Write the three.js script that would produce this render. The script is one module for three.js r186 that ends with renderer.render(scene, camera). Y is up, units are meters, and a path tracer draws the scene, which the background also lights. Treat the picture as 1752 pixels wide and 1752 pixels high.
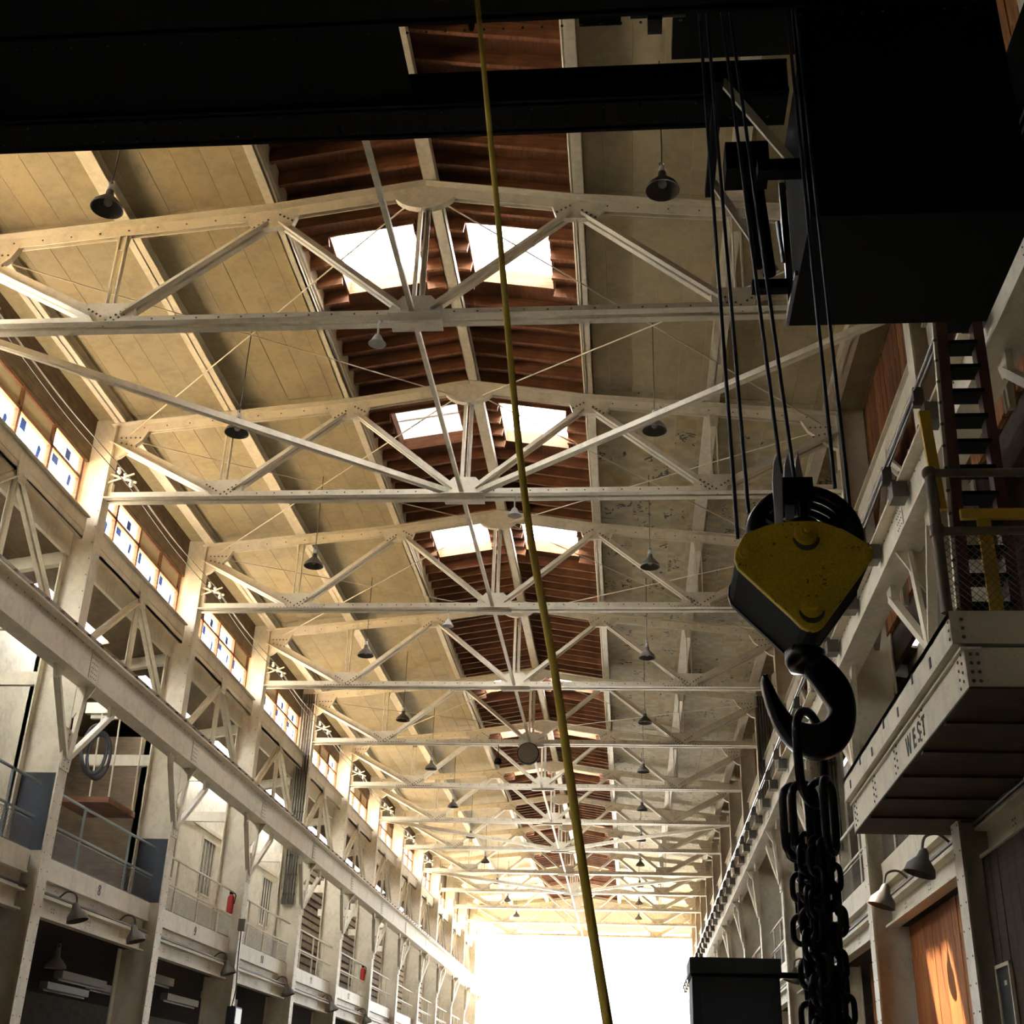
import * as THREE from 'three';
import { mergeGeometries } from 'three/addons/utils/BufferGeometryUtils.js';
import { FontLoader } from 'three/addons/loaders/FontLoader.js';
import { TextGeometry } from 'three/addons/geometries/TextGeometry.js';

// ---------------------------------------------------------------- camera, sky, sun, exposure
const renderer = new THREE.WebGLRenderer({ antialias: true });
renderer.toneMapping = THREE.LinearToneMapping;
renderer.toneMappingExposure = 14;
renderer.shadowMap.enabled = true;
const scene = new THREE.Scene();
const camera = new THREE.PerspectiveCamera(44.83, 1, 0.1, 400);
{
  const yaw = -0.1022, pitch = 0.4502, roll = 0.0354;
  const f = new THREE.Vector3(Math.sin(yaw) * Math.cos(pitch), Math.sin(pitch), -Math.cos(yaw) * Math.cos(pitch));
  const r = new THREE.Vector3(Math.cos(yaw), 0, Math.sin(yaw)), u = new THREE.Vector3().crossVectors(r, f);
  const r2 = r.clone().multiplyScalar(Math.cos(roll)).addScaledVector(u, Math.sin(roll));
  const u2 = u.clone().multiplyScalar(Math.cos(roll)).addScaledVector(r, -Math.sin(roll));
  camera.quaternion.setFromRotationMatrix(new THREE.Matrix4().makeBasis(r2, u2, f.clone().negate()));
  camera.position.set(3.209, 1.6, 0);
}
scene.background = new THREE.Color().setRGB(0.86, 0.94, 1.0);   // an even bright overcast-blue sky
scene.backgroundIntensity = 1.0;
const sun = new THREE.DirectionalLight(new THREE.Color().setRGB(1, 0.95, 0.86), 14);
sun.position.set(-62, 88, -33);                                   // high, from the clerestory side and ahead
sun.target.position.set(0, 0, -40);
sun.position.add(sun.target.position);
sun.castShadow = true;
Object.assign(sun.shadow.camera, { left: -80, right: 80, top: 80, bottom: -80, near: 1, far: 300 });
sun.shadow.mapSize.set(4096, 4096);
scene.add(sun, sun.target);

// ---------------------------------------------------------------- helpers
const V = (x, y, z) => new THREE.Vector3(x, y, z);
const lin = (r, g, b) => new THREE.Color().setRGB(r, g, b);
let seed = 7; const rnd = () => { seed = (seed * 1664525 + 1013904223) >>> 0; return seed / 4294967296; };
const taken = {};
const numbered = (n) => { const k = taken[n] = (taken[n] ?? -1) + 1; return k ? n + '_' + String(k).padStart(3, '0') : n; };
const ORD = ['nearest', 'first', 'second', 'third', 'fourth', 'fifth', 'sixth', 'seventh', 'eighth', 'ninth', 'tenth', 'eleventh', 'twelfth', 'thirteenth'];

function boxG(w, h, d) {                                         // a box with uv in metres
  const g = new THREE.BoxGeometry(w, h, d), uv = g.attributes.uv, s = [[d, h], [d, h], [w, d], [w, d], [w, h], [w, h]];
  for (let i = 0; i < 24; i++) { const k = s[i >> 2]; uv.setXY(i, uv.getX(i) * k[0], uv.getY(i) * k[1]); }
  return g;
}
const box = (x0, x1, y0, y1, z0, z1) => boxG(Math.abs(x1 - x0), Math.abs(y1 - y0), Math.abs(z1 - z0)).translate((x0 + x1) / 2, (y0 + y1) / 2, (z0 + z1) / 2);
function frameOf(a, b, up) {
  const d = b.clone().sub(a), L = d.length(); d.normalize();
  let h = up || (Math.abs(d.y) > 0.95 ? V(0, 0, 1) : V(0, 1, 0));
  const x = new THREE.Vector3().crossVectors(h, d).normalize(), y = new THREE.Vector3().crossVectors(d, x);
  return { L, m: new THREE.Matrix4().makeBasis(x, y, d).setPosition(a.clone().add(b).multiplyScalar(0.5)) };
}
const bar = (a, b, w, h, up) => { const f = frameOf(a, b, up); return boxG(w, h, f.L).applyMatrix4(f.m); };
function angleBar(a, b, leg, t, up, flip = 1) {                  // an L section: one upright leg, one flat leg
  const f = frameOf(a, b, up);
  return [boxG(t, leg, f.L).translate(0, 0, 0).applyMatrix4(f.m), boxG(leg, t, f.L).translate(leg / 2 * flip, -leg / 2, 0).applyMatrix4(f.m)];
}
function twin(a, b, leg, gap, t, up, low = -1) {                 // two angles back to back with a gap, the flat legs below (low = -1) or above
  const f = frameOf(a, b, up), o = [];
  for (const s of [-1, 1]) {
    o.push(boxG(t, leg, f.L).translate(s * gap / 2, 0, 0).applyMatrix4(f.m));
    o.push(boxG(leg * 0.8, t, f.L).translate(s * (gap / 2 + leg * 0.4), low * leg / 2, 0).applyMatrix4(f.m));
  }
  return o;
}
const rod = (a, b, r, n = 8) => { const f = frameOf(a, b); return new THREE.CylinderGeometry(r, r, f.L, n).rotateX(Math.PI / 2).applyMatrix4(f.m); };
const tube = (pts, r, n = 24, k = 8) => new THREE.TubeGeometry(new THREE.CatmullRomCurve3(pts), n, r, k);
function plate(pts, t, bevel = 0) {                              // outline in x, y with a thickness in z, centred
  const s = new THREE.Shape(pts.map((p) => new THREE.Vector2(p[0], p[1])));
  return new THREE.ExtrudeGeometry(s, { depth: t - 2 * bevel, bevelEnabled: bevel > 0, bevelThickness: bevel, bevelSize: bevel, bevelOffset: -bevel, bevelSegments: 2, curveSegments: 10 }).translate(0, 0, -(t - 2 * bevel) / 2);
}
const lathe = (pts, n = 20) => new THREE.LatheGeometry(pts.map((p) => new THREE.Vector2(p[0], p[1])), n);
function merged(list) {
  const l = list.flat(9).map((g) => { const q = g.index ? g.toNonIndexed() : g; for (const k of Object.keys(q.attributes)) if (!['position', 'normal', 'uv'].includes(k)) q.deleteAttribute(k); return q; });
  return l.length === 1 ? l[0] : mergeGeometries(l);
}
function mesh(name, geo, m, parent, label) {
  const o = new THREE.Mesh(Array.isArray(geo) ? merged(geo) : geo, m);
  o.name = name; o.castShadow = o.receiveShadow = true; parent.add(o);
  if (label) o.userData.label = label;
  return o;
}
function thing(name, label, category, group, p) {
  const o = new THREE.Group(); o.name = numbered(name); scene.add(o);
  if (p) o.position.copy(p);
  o.userData = { label, category }; if (group) o.userData.group = group;
  return o;
}
function struct(name, label, category) { const o = thing(name, label, category); o.userData.kind = 'structure'; return o; }
function copy(src, label, p, turn = 0) {
  const o = src.clone(); o.name = numbered(src.name.replace(/_\d{3}$/, '')); scene.add(o);
  o.userData = { ...src.userData, label }; o.position.copy(p); o.rotation.y = turn;
  return o;
}
const rivetG = new THREE.CylinderGeometry(0.6, 1, 1, 6).rotateX(Math.PI / 2);
const rivetAt = (x, y, z, r = 0.017, nx = 0, nz = 1) => { const g = rivetG.clone().scale(r, r, r * 0.7); if (nx) g.rotateY(nx * Math.PI / 2); else if (nz < 0) g.rotateY(Math.PI); return g.translate(x, y, z); };
const rivetRow = (a, b, n, r, nx, nz) => Array.from({ length: n }, (_, i) => { const p = a.clone().lerp(b, n > 1 ? i / (n - 1) : 0.5); return rivetAt(p.x, p.y, p.z, r, nx, nz); });

// ---------------------------------------------------------------- textures: grain, dirt, stains, timber
function noiseGrid(n) { const a = new Float32Array(n * n); for (let i = 0; i < a.length; i++) a[i] = rnd(); return (x, y) => { const s = (t) => t * t * (3 - 2 * t), xi = Math.floor(x), yi = Math.floor(y), fx = s(x - xi), fy = s(y - yi), at = (i, j) => a[((j % n + n) % n) * n + ((i % n + n) % n)]; return (at(xi, yi) * (1 - fx) + at(xi + 1, yi) * fx) * (1 - fy) + (at(xi, yi + 1) * (1 - fx) + at(xi + 1, yi + 1) * fx) * fy; }; }
const N8 = noiseGrid(8), N32 = noiseGrid(32), N128 = noiseGrid(128), N256 = noiseGrid(256);
function tex(n, f, size, srgb = true) {
  const d = new Uint8Array(n * n * 4);
  for (let j = 0; j < n; j++) for (let i = 0; i < n; i++) { const c = f(i / n, j / n), k = (j * n + i) * 4; for (let q = 0; q < 3; q++) d[k + q] = Math.max(0, Math.min(255, (Array.isArray(c) ? c[q] : c) * 255)); d[k + 3] = 255; }
  const t = new THREE.DataTexture(d, n, n); t.wrapS = t.wrapT = THREE.RepeatWrapping; t.magFilter = THREE.LinearFilter; t.minFilter = THREE.LinearMipmapLinearFilter; t.generateMipmaps = true;
  t.repeat.set(1 / size, 1 / size); if (srgb) t.colorSpace = THREE.SRGBColorSpace; t.needsUpdate = true; return t;
}
const grime = tex(512, (u, v) => { const a = N8(u * 8, v * 8) * 0.4 + N32(u * 32, v * 32) * 0.35 + N128(u * 128, v * 128) * 0.25; const speck = N256(u * 256, v * 256) > 0.93 ? 0.12 : 0; const w = 0.86 + 0.14 * Math.min(1, a * 1.7) - speck; return [w, w * 0.99, w * 0.97]; }, 3);
const timber = tex(512, (u, v) => { const g = N32(u * 3, v * 32) * 0.5 + N256(u * 10, v * 256) * 0.5, b = N8(u * 8, v * 8), k = 0.55 + 0.45 * (g * 0.7 + b * 0.3); return [k, k * 0.93, k * 0.86]; }, 1.4);
const streaky = tex(512, (u, v) => { const g = N256(u * 96, v * 5) * 0.55 + N32(u * 32, v * 3) * 0.45, k = 0.5 + 0.5 * g; return [k, k * 0.9, k * 0.78]; }, 2);
const stained = tex(1024, (u, v) => {                             // old cream boards with black mould spots and brown water marks
  const w = 0.82 + 0.18 * N32(u * 32, v * 32), patch = N8(u * 8, v * 8), sp = N32(u * 32, v * 64) * 0.45 + N128(u * 128, v * 128) * 0.55;
  const spot = patch > 0.66 && sp > 0.66 ? 0.4 : 1, brown = N8(u * 8 + 3, v * 8 + 5) > 0.7 && N32(u * 32, v * 16) > 0.45 ? 0.86 : 1;
  return [w * spot, w * spot * (brown < 1 ? 0.93 : 0.99), w * spot * (brown < 1 ? 0.76 : 0.95)];
}, 6);
const fineBump = tex(256, (u, v) => N32(u * 32, v * 32) * 0.4 + N128(u * 128, v * 128) * 0.6, 0.6, false);
const M = (color, rough, o = {}) => new THREE.MeshPhysicalMaterial({ color, roughness: rough, ...o });
const paint = M(lin(0.72, 0.66, 0.53), 0.55, { map: grime });                       // cream steel paint
const rivetM = M(lin(0.12, 0.09, 0.06), 0.6);
const ceilM = M(lin(0.40, 0.335, 0.20), 0.8, { map: grime, bumpMap: fineBump, bumpScale: 0.002 });
const ceilM2 = M(lin(0.378, 0.315, 0.187), 0.8, { map: grime, bumpMap: fineBump, bumpScale: 0.002 });
const ceilStain = M(lin(0.435, 0.37, 0.225), 0.75, { map: stained });
const joistM = [M(lin(0.36, 0.17, 0.085), 0.8, { map: timber }), M(lin(0.30, 0.135, 0.065), 0.8, { map: timber }), M(lin(0.42, 0.2, 0.1), 0.8, { map: timber })];
const deckM = M(lin(0.27, 0.12, 0.06), 0.85, { map: timber });
const plankM = [M(lin(0.40, 0.17, 0.06), 0.8, { map: streaky }), M(lin(0.30, 0.13, 0.05), 0.8, { map: streaky }), M(lin(0.50, 0.25, 0.09), 0.8, { map: streaky })];
const doorWood = [M(lin(0.62, 0.24, 0.055), 0.7, { map: streaky }), M(lin(0.52, 0.19, 0.045), 0.7, { map: streaky }), M(lin(0.68, 0.29, 0.07), 0.7, { map: streaky })];
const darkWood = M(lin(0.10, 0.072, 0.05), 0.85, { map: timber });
const concrete = M(lin(0.14, 0.125, 0.11), 0.9, { map: grime });
const plaster = M(lin(0.82, 0.78, 0.66), 0.85, { map: grime });
const sidingM = [M(lin(0.34, 0.27, 0.16), 0.85, { map: timber }), M(lin(0.24, 0.19, 0.12), 0.85, { map: timber })];
const roofOut = M(lin(0.62, 0.44, 0.20), 0.6, { map: grime });
const winWood = M(lin(0.34, 0.16, 0.08), 0.7, { map: timber });
const glass = new THREE.MeshPhysicalMaterial({ color: 0xffffff, roughness: 0.02, transmission: 1, thickness: 0, ior: 1.45 });
const milkGlass = new THREE.MeshPhysicalMaterial({ color: lin(0.9, 0.93, 0.97), roughness: 1, transmission: 0.75, thickness: 0, ior: 1.3 });   // weathered fibreglass sheet
const dirtyGlass = new THREE.MeshPhysicalMaterial({ color: lin(0.36, 0.35, 0.33), roughness: 0.03, transmission: 1, thickness: 0, ior: 1.45 });
const wireGlass = new THREE.MeshPhysicalMaterial({ color: lin(0.95, 0.97, 1), roughness: 0.03, transmission: 1, thickness: 0, ior: 1.45 });
const oldPane = M(lin(0.52, 0.44, 0.29), 0.7, { map: grime });
const blueFilm = M(lin(0.03, 0.09, 0.42), 0.5);
const rustSteel = M(lin(0.16, 0.13, 0.10), 0.55, { metalness: 0.4, map: grime });
const railSteel = M(lin(0.30, 0.28, 0.25), 0.35, { metalness: 0.7, map: grime });
const black = M(lin(0.003, 0.003, 0.0035), 0.8, { specularIntensity: 0.25 });
const blackGloss = M(lin(0.006, 0.006, 0.008), 0.3, { specularIntensity: 0.8 });
const shaftSteel = M(lin(0.35, 0.36, 0.40), 0.25, { metalness: 0.9 });
const ropeSteel = M(lin(0.045, 0.05, 0.065), 0.45, { metalness: 0.4 });
const chipped = tex(512, (u, v) => { const p = N8(u * 8, v * 8), a = N32(u * 32, v * 32) * 0.5 + N128(u * 128, v * 128) * 0.5, w = 0.84 + 0.16 * N128(u * 96, v * 96), c = p > 0.62 && a > 0.72 ? 0.35 : 1; return [w * c, w * c * 0.98, w * c]; }, 0.9);
const yellowPaint = M(lin(0.70, 0.52, 0.008), 0.5, { map: chipped });
const yellowTrim = M(lin(0.58, 0.36, 0.02), 0.55, { map: grime });
const yellowRope = M(lin(0.80, 0.60, 0.10), 0.8);
const darkGreen = M(lin(0.03, 0.034, 0.034), 0.6);
const shadeOut = M(lin(0.10, 0.085, 0.07), 0.5, { map: grime });
const shadeIn = M(lin(0.45, 0.44, 0.40), 0.5);
const whiteEnamel = M(lin(0.72, 0.72, 0.70), 0.4);
const navy = M(lin(0.035, 0.045, 0.065), 0.6, { map: grime });
const railBlue = M(lin(0.24, 0.28, 0.29), 0.5);
const redPaint = M(lin(0.36, 0.02, 0.015), 0.45);
const redBrown = M(lin(0.10, 0.035, 0.022), 0.7, { map: grime });
const finSteel = M(lin(0.50, 0.51, 0.55), 0.35, { metalness: 0.4 });
const darkInk = M(lin(0.05, 0.05, 0.055), 0.8);
const font = await new FontLoader().loadAsync('fonts/droid/droid_sans_bold.typeface.json');
const text = (s, size) => { const g = new TextGeometry(s, { font, size, depth: 0.003, curveSegments: 4 }); g.computeBoundingBox(); const b = g.boundingBox; return g.translate(-(b.min.x + b.max.x) / 2, -(b.min.y + b.max.y) / 2, 0); };

// ---------------------------------------------------------------- the hall's measures
const B = 6.1, Z = (i) => -15.72 - (i - 1) * B;                   // truss i stands at Z(i); the crane bridge is nearer than truss 1
const W = 7.34, HB = 12.62, HR = 15.04, HW = 14.65, HE = 14.15, XB = 2.45, XA = 4.95;
const LAST = 13, ZEND = Z(LAST) - 0.6, ZBACK = 9;
const yTop = (x) => { x = Math.abs(x); return x < XB ? HR + (HW - HR) * x / XB : HW + (HE - HW) * (x - XB) / (W - XB); };
const SKY_BAYS = [1, 2, 3, 5, 6, 7, 9, 10, 11];

// ---------------------------------------------------------------- floor, ground outside
{ const o = struct('floor', 'bare grey concrete floor slab of the long workshop hall', 'floor'); mesh('slab', [box(-16, 16, -0.3, 0, ZEND, ZBACK)], concrete, o); }
{ const o = struct('ground', 'pale sunlit concrete yard outside the open end doors', 'ground'); mesh('yard', [box(-140, 140, -0.8, -0.32, -230, 140)], M(lin(0.5, 0.48, 0.44), 0.9, { map: grime }), o); }

// ---------------------------------------------------------------- ceiling
const ceiling = struct('ceiling', 'low pitched roof with cream boarding and a middle strip of brown timber joists', 'ceiling');
{
  const yb = HW + 0.36, ye = HE + 0.36, yr = HR + 0.62, yw = HW + 0.62;   // boards over the outer panels, deck over the joists
  for (const s of [-1, 1]) {
    mesh('roof_sheet', [bar(V(s * 8.3, ye - 0.02, (ZEND + ZBACK) / 2), V(s * XB, yb + 0.09, (ZEND + ZBACK) / 2), ZBACK - ZEND, 0.1)], roofOut, ceiling);
    mesh('fascia_board', [box(s * (XB - 0.06), s * (XB + 0.02), yb - 0.05, yw + 0.1, ZEND, ZBACK)], paint, ceiling);
    const nb = 12;
    for (let i = -2; i < LAST; i++) {                                // the boards run along the hall
      const z0 = i === -2 ? ZBACK : Z(i), z1 = i === LAST - 1 ? ZEND : Z(i + 1), far = [], mats = s < 0 || i < 2 ? [ceilM, ceilM2] : [ceilStain, ceilStain];
      for (let k = 0; k < nb; k++) {
        const xa = XB + (W + 0.55 - XB) * k / nb, xb = XB + (W + 0.55 - XB) * (k + 1) / nb - 0.006;
        const ya = yb + (ye - yb) * (xa - XB) / (W - XB), yb2 = yb + (ye - yb) * (xb - XB) / (W - XB), lift = (rnd() - 0.5) * 0.006;
        const f = frameOf(V(s * xa, ya + lift, (z0 + z1) / 2), V(s * xb, yb2 + lift, (z0 + z1) / 2));
        const g = boxG(Math.abs(z1 - z0) - 0.005, 0.03, f.L);
        const uv = g.attributes.uv, ou = rnd() * 20, ov = rnd() * 20; for (let q = 0; q < uv.count; q++) uv.setXY(q, uv.getX(q) + ou, uv.getY(q) + ov);
        g.applyMatrix4(f.m);
        if (i >= 0 && i <= 5) mesh('roof_board', g, mats[rnd() < 0.5 ? 0 : 1], ceiling); else far.push(g);
      }
      if (far.length) mesh('roof_boards_far', far, mats[0], ceiling).userData.kind = 'stuff';
    }
    // purlins along the hall
    for (const [x, w, h, m] of [[XA, 0.26, 0.2, paint], [W - 0.08, 0.24, 0.24, paint]]) {
      const y = (x === XA ? yTop(XA) : HE) + 0.11;
      mesh('purlin', [box(s * (x - w / 2), s * (x + w / 2), y + h - 0.025, y + h, ZEND, ZBACK), box(s * (x - w / 2), s * (x + w / 2), y, y + 0.02, ZEND, ZBACK), box(s * (x - 0.012), s * (x + 0.012), y, y + h, ZEND, ZBACK)], m, ceiling);
    }
    mesh('purlin', [box(s * (XB - 0.015), s * (XB + 0.13), HW + 0.1, HW + 0.125, ZEND, ZBACK), box(s * (XB + 0.105), s * (XB + 0.13), HW + 0.1, HW + 0.36, ZEND, ZBACK), box(s * (XB - 0.015), s * (XB + 0.01), HW + 0.1, HW + 0.4, ZEND, ZBACK)], paint, ceiling);
    mesh('conduit', [rod(V(s * (XB - 0.06), HW + 0.14, ZEND), V(s * (XB - 0.06), HW + 0.14, ZBACK), 0.022)], paint, ceiling);
    // joists and deck of the timber strip
    const jy = (x) => yw - 0.13 + (yr - yw) * (1 - x / XB), farJ = [];
    for (let i = -2; i < LAST; i++) {
      const z0 = i === -2 ? ZBACK : Z(i), z1 = i === LAST - 1 ? ZEND : Z(i + 1), lit = SKY_BAYS.includes(i), s0 = z0 - 1.35, s1 = z0 - 3.05;
      const slab = (x0, x1, a, b) => [bar(V(s * x0, jy(x0) + 0.17, (a + b) / 2), V(s * x1, jy(x1) + 0.17, (a + b) / 2), Math.abs(a - b), 0.06)];
      mesh('roof_deck', lit ? [slab(0, XB + 0.05, z0, s0), slab(0, XB + 0.05, s1, z1), slab(0, 0.45, s0, s1), slab(1.93, XB + 0.05, s0, s1)] : [slab(0, XB + 0.05, z0, z1)], deckM, ceiling);
      const n = 11, step = (z1 - z0) / n;
      for (let k = 0; k < n; k++) {
        const z = z0 + step * (k + 0.5), cut = lit && z < s0 + 0.04 && z > s1 - 0.04;
        for (const [a, b] of cut ? [[0.08, 0.45], [1.93, XB - 0.06]] : [[0.08, XB - 0.06]]) {
          const g = bar(V(s * a, jy(a), z), V(s * b, jy(b), z), 0.07, 0.26);
          if (i >= 0 && i <= 8) mesh('joist', g, joistM[Math.floor(rnd() * 3)], ceiling); else farJ.push(g);
        }
      }
    }
    mesh('joists_far', farJ, joistM[0], ceiling).userData.kind = 'stuff';
  }
  mesh('ridge_beam', [box(-0.08, 0.12, HR + 0.36, HR + 0.62, ZEND, ZBACK)], joistM[0], ceiling);
  mesh('ridge_channel', [box(-0.02, 0.2, HR + 0.1, HR + 0.125, ZEND, ZBACK), box(-0.02, 0.0, HR + 0.1, HR + 0.36, ZEND, ZBACK), box(0.18, 0.2, HR + 0.1, HR + 0.3, ZEND, ZBACK)], paint, ceiling);
  // skylights, glazed openings in the timber strip
  let n = 0; const word = (i) => i < 1 ? `over bay ${i === 0 ? 'just before' : 'behind'}` : '';
  for (const i of SKY_BAYS) for (const s of [-1, 1]) {
    const z0 = (i === -2 ? ZBACK : Z(i)), s0 = z0 - 1.35, s1 = z0 - 3.05;
    const where = i < 1 ? (i === 0 ? 'above the crane bridge' : 'behind the crane bridge') : `just beyond the ${ORD[i]} truss`;
    const o = struct('window_' + (++n), `glazed skylight ${where}, on the ${s < 0 ? 'clerestory' : 'hook'} side of the ridge`, 'skylight');
    const y = (x) => yw - 0.13 + (yr - yw) * (1 - x / XB) + 0.34;
    mesh('curb', [bar(V(s * 0.45, y(0.45) - 0.14, s0), V(s * 1.93, y(1.93) - 0.14, s0), 0.04, 0.3), bar(V(s * 0.45, y(0.45) - 0.14, s1), V(s * 1.93, y(1.93) - 0.14, s1), 0.04, 0.3),
      box(s * 0.43, s * 0.47, y(0.45) - 0.29, y(0.45) + 0.01, s1, s0), box(s * 1.91, s * 1.95, y(1.93) - 0.29, y(1.93) + 0.01, s1, s0)], joistM[2], o);
    mesh('pane', [bar(V(s * 0.47, y(0.47) + 0.02, (s0 + s1) / 2), V(s * 1.91, y(1.91) + 0.02, (s0 + s1) / 2), Math.abs(s1 - s0), 0.008)], i === 2 && s < 0 ? dirtyGlass : milkGlass, o);
    mesh('glazing_bar', [bar(V(s * 0.45, y(0.45), (s0 + s1) / 2), V(s * 1.93, y(1.93), (s0 + s1) / 2), 0.025, 0.03)], paint, o);
  }
}

// ---------------------------------------------------------------- the walls
const wallL = struct('wall_left', 'cream side wall with boarded eaves above the clerestory windows', 'wall');
mesh('eaves_wall', [box(-7.95, -7.85, 13.42, 14.55, ZEND, ZBACK)], sidingM[1], wallL);
mesh('blind_wall', [box(-7.95, -7.87, 12.22, 13.42, Z(-1) - 0.3, ZBACK)], sidingM[1], wallL);
mesh('sill_wall', [box(-7.95, -7.87, 11.3, 12.22, ZEND, ZBACK)], paint, wallL);
const wallR = struct('wall_right', 'upper side wall of upright brown planks behind the hook', 'wall');
mesh('back_sheet', [box(7.97, 8.05, 9.0, 14.55, ZEND, ZBACK)], darkWood, wallR);
{
  const far = [];
  for (let i = 0; i < LAST; i++) {
    const n = 20, z0 = Z(i), st = B / n;
    for (let k = 0; k < n; k++) { const z = z0 - st * (k + 0.5), d = rnd() * 0.025, g = box(7.9 - d, 7.96, 9.6, 14.35, z - st / 2 + 0.012, z + st / 2 - 0.012); if (i < 5) mesh('plank', g, plankM[Math.floor(rnd() * 3)], wallR); else far.push(g); }
  }
  mesh('planks_far', far, plankM[1], wallR).userData.kind = 'stuff';
}
// aisle roofs and outer walls behind both galleries
for (const s of [-1, 1]) {
  const o = struct('ceiling', s < 0 ? 'sloping lean-to roof over the side aisle below the clerestory windows' : 'sloping lean-to roof over the side aisle on the hook side', 'roof');
  const y = (x) => 11.45 - (x - 7.9) * 0.16, slope = (x0, x1, a, b, lift = 0) => bar(V(s * x0, y(x0) + lift, (a + b) / 2), V(s * x1, y(x1) + lift, (a + b) / 2), Math.abs(a - b), 0.08);
  const under = sidingM[1];
  const list = [], top = [], purl = [];
  for (let i = -2; i < LAST; i++) {
    const z0 = i === -2 ? ZBACK : Z(i), z1 = i === LAST - 1 ? ZEND : Z(i + 1), a = z0 - 1.2, b = z0 - 4.9;
    const open = s < 0 ? true : i % 2 === 0;
    if (open) { list.push(slope(7.9, 9.6, z0, a), slope(7.9, 9.6, b, z1), slope(7.9, 8.95, a, b)); } else list.push(slope(7.9, 9.6, z0, z1));
    list.push(slope(9.6, 16.2, z0, z1));
    if (open) { const w = struct('window_' + (100 + (s > 0 ? 50 : 0) + i + 2), `lean-to roof light by the ${i < 1 ? 'crane bridge' : ORD[i] + ' column'} ${s < 0 ? 'on the clerestory side' : 'on the hook side'}${i < 0 ? ', behind it' : ''}${i === -2 ? ' and furthest back' : ''}`, 'skylight'); mesh('pane', [slope(8.95, 9.6, a, b, 0.05)], milkGlass, w).scale.set(1, 1, 1); }
    purl.push(bar(V(s * 7.95, y(7.95) - 0.18, z0), V(s * 16, y(16) - 0.18, z0), 0.16, 0.26));
  }
  mesh('roof_sheet', list, under, o);
  mesh('rafters', purl, paint, o).userData.kind = 'stuff';
  mesh('top_sheet', [slope(9.65, 16.2, ZEND, ZBACK, 0.06)], roofOut, o);
  const w = struct(s < 0 ? 'wall_left' : 'wall_right', s < 0 ? 'outer wall of the side aisle under the clerestory' : 'outer wall of the side aisle on the hook side', 'wall');
  if (s < 0) w.name = 'wall_left_outer'; else w.name = 'wall_right_outer';
  mesh('wall_sheet', [box(s * 15.8, s * 16, 0, 10.3, ZEND, ZBACK)], s < 0 ? plaster : darkWood, w);
}
// end walls with the big open doorways
{
  const o = struct('wall_far', 'far gable wall above the wide open end doorway', 'wall');
  mesh('gable', [box(-8, 8, 12.9, 15.9, ZEND - 0.2, ZEND)], plaster, o);
  mesh('side_pier', [box(-16, -7.3, 0, 12.9, ZEND - 0.2, ZEND)], plaster, o); mesh('side_pier', [box(7.3, 16, 0, 12.9, ZEND - 0.2, ZEND)], plaster, o);
  const b = struct('wall_back', 'near gable wall of dark timber behind the camera', 'wall');
  mesh('gable', [box(-8.2, 8.2, 0, 15.9, ZBACK, ZBACK + 0.2)], darkWood, b);
  mesh('side_pier', [box(-16, -8.2, 0, 11.6, ZBACK, ZBACK + 0.2)], darkWood, b); mesh('side_pier', [box(8.2, 16, 0, 11.6, ZBACK, ZBACK + 0.2)], darkWood, b);
}

// ---------------------------------------------------------------- clerestory windows on the left
for (let i = -1; i < LAST; i++) {
  const o = struct('window_' + (200 + i), i < 1 ? `clerestory window band ${i === 0 ? 'level with' : 'behind'} the crane bridge` : `brown-framed clerestory windows between the ${ORD[i]} and ${ORD[i + 1]} columns`, 'window');
  const z0 = Z(i) - 0.3, z1 = Z(i + 1) + 0.3, n = 4, st = (z1 - z0) / n, y0 = 12.24, ym = 12.92, y1 = 13.4;
  const fr = [box(-7.93, -7.84, y0, y0 + 0.06, z1, z0), box(-7.93, -7.84, y1 - 0.06, y1, z1, z0), box(-7.92, -7.83, ym - 0.035, ym + 0.035, z1, z0)];
  for (let k = 0; k <= n; k++) fr.push(box(-7.93, -7.83, y0, y1, z0 + st * k - 0.045, z0 + st * k + 0.045));
  mesh('frame', fr, winWood, o);
  for (let k = 0; k < n; k++) {
    const a = z0 + st * k - 0.04, b = z0 + st * (k + 1) + 0.04;
    mesh('pane', box(-7.892, -7.884, y0 + 0.05, ym - 0.03, b, a), glass, o);
    const boarded = (k + i * 3) % 4 < 2;
    mesh(boarded ? 'painted_pane' : 'pane', box(-7.892, -7.884, ym + 0.03, y1 - 0.05, b, a), boarded ? oldPane : glass, o);
    if (i <= 5) {                                                 // scraps of blue film and lettering left on the glass
      const zc = (a + b) / 2, q = (k * 7 + i * 5) % 3, w = 0.16 + 0.05 * q;
      mesh('blue_film', box(-7.882, -7.88, ym - 0.33 + 0.05 * q, ym - 0.06, zc + 0.5 - w, zc + 0.5), blueFilm, o, 'scrap of blue film');
      mesh('blue_film', plate([[0, 0], [0.12, 0], [0.16, 0.2], [0.1, 0.26], [0.03, 0.22]], 0.002).rotateY(Math.PI / 2).translate(-7.881, y0 + 0.12 + 0.1 * q, zc - 0.25), blueFilm, o, 'scrap of blue film');
      if (!boarded) mesh('blue_film', box(-7.882, -7.88, ym + 0.1, ym + 0.32, zc - 0.2, zc + 0.02), blueFilm, o, 'scrap of blue film');
    }
  }
}

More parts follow.
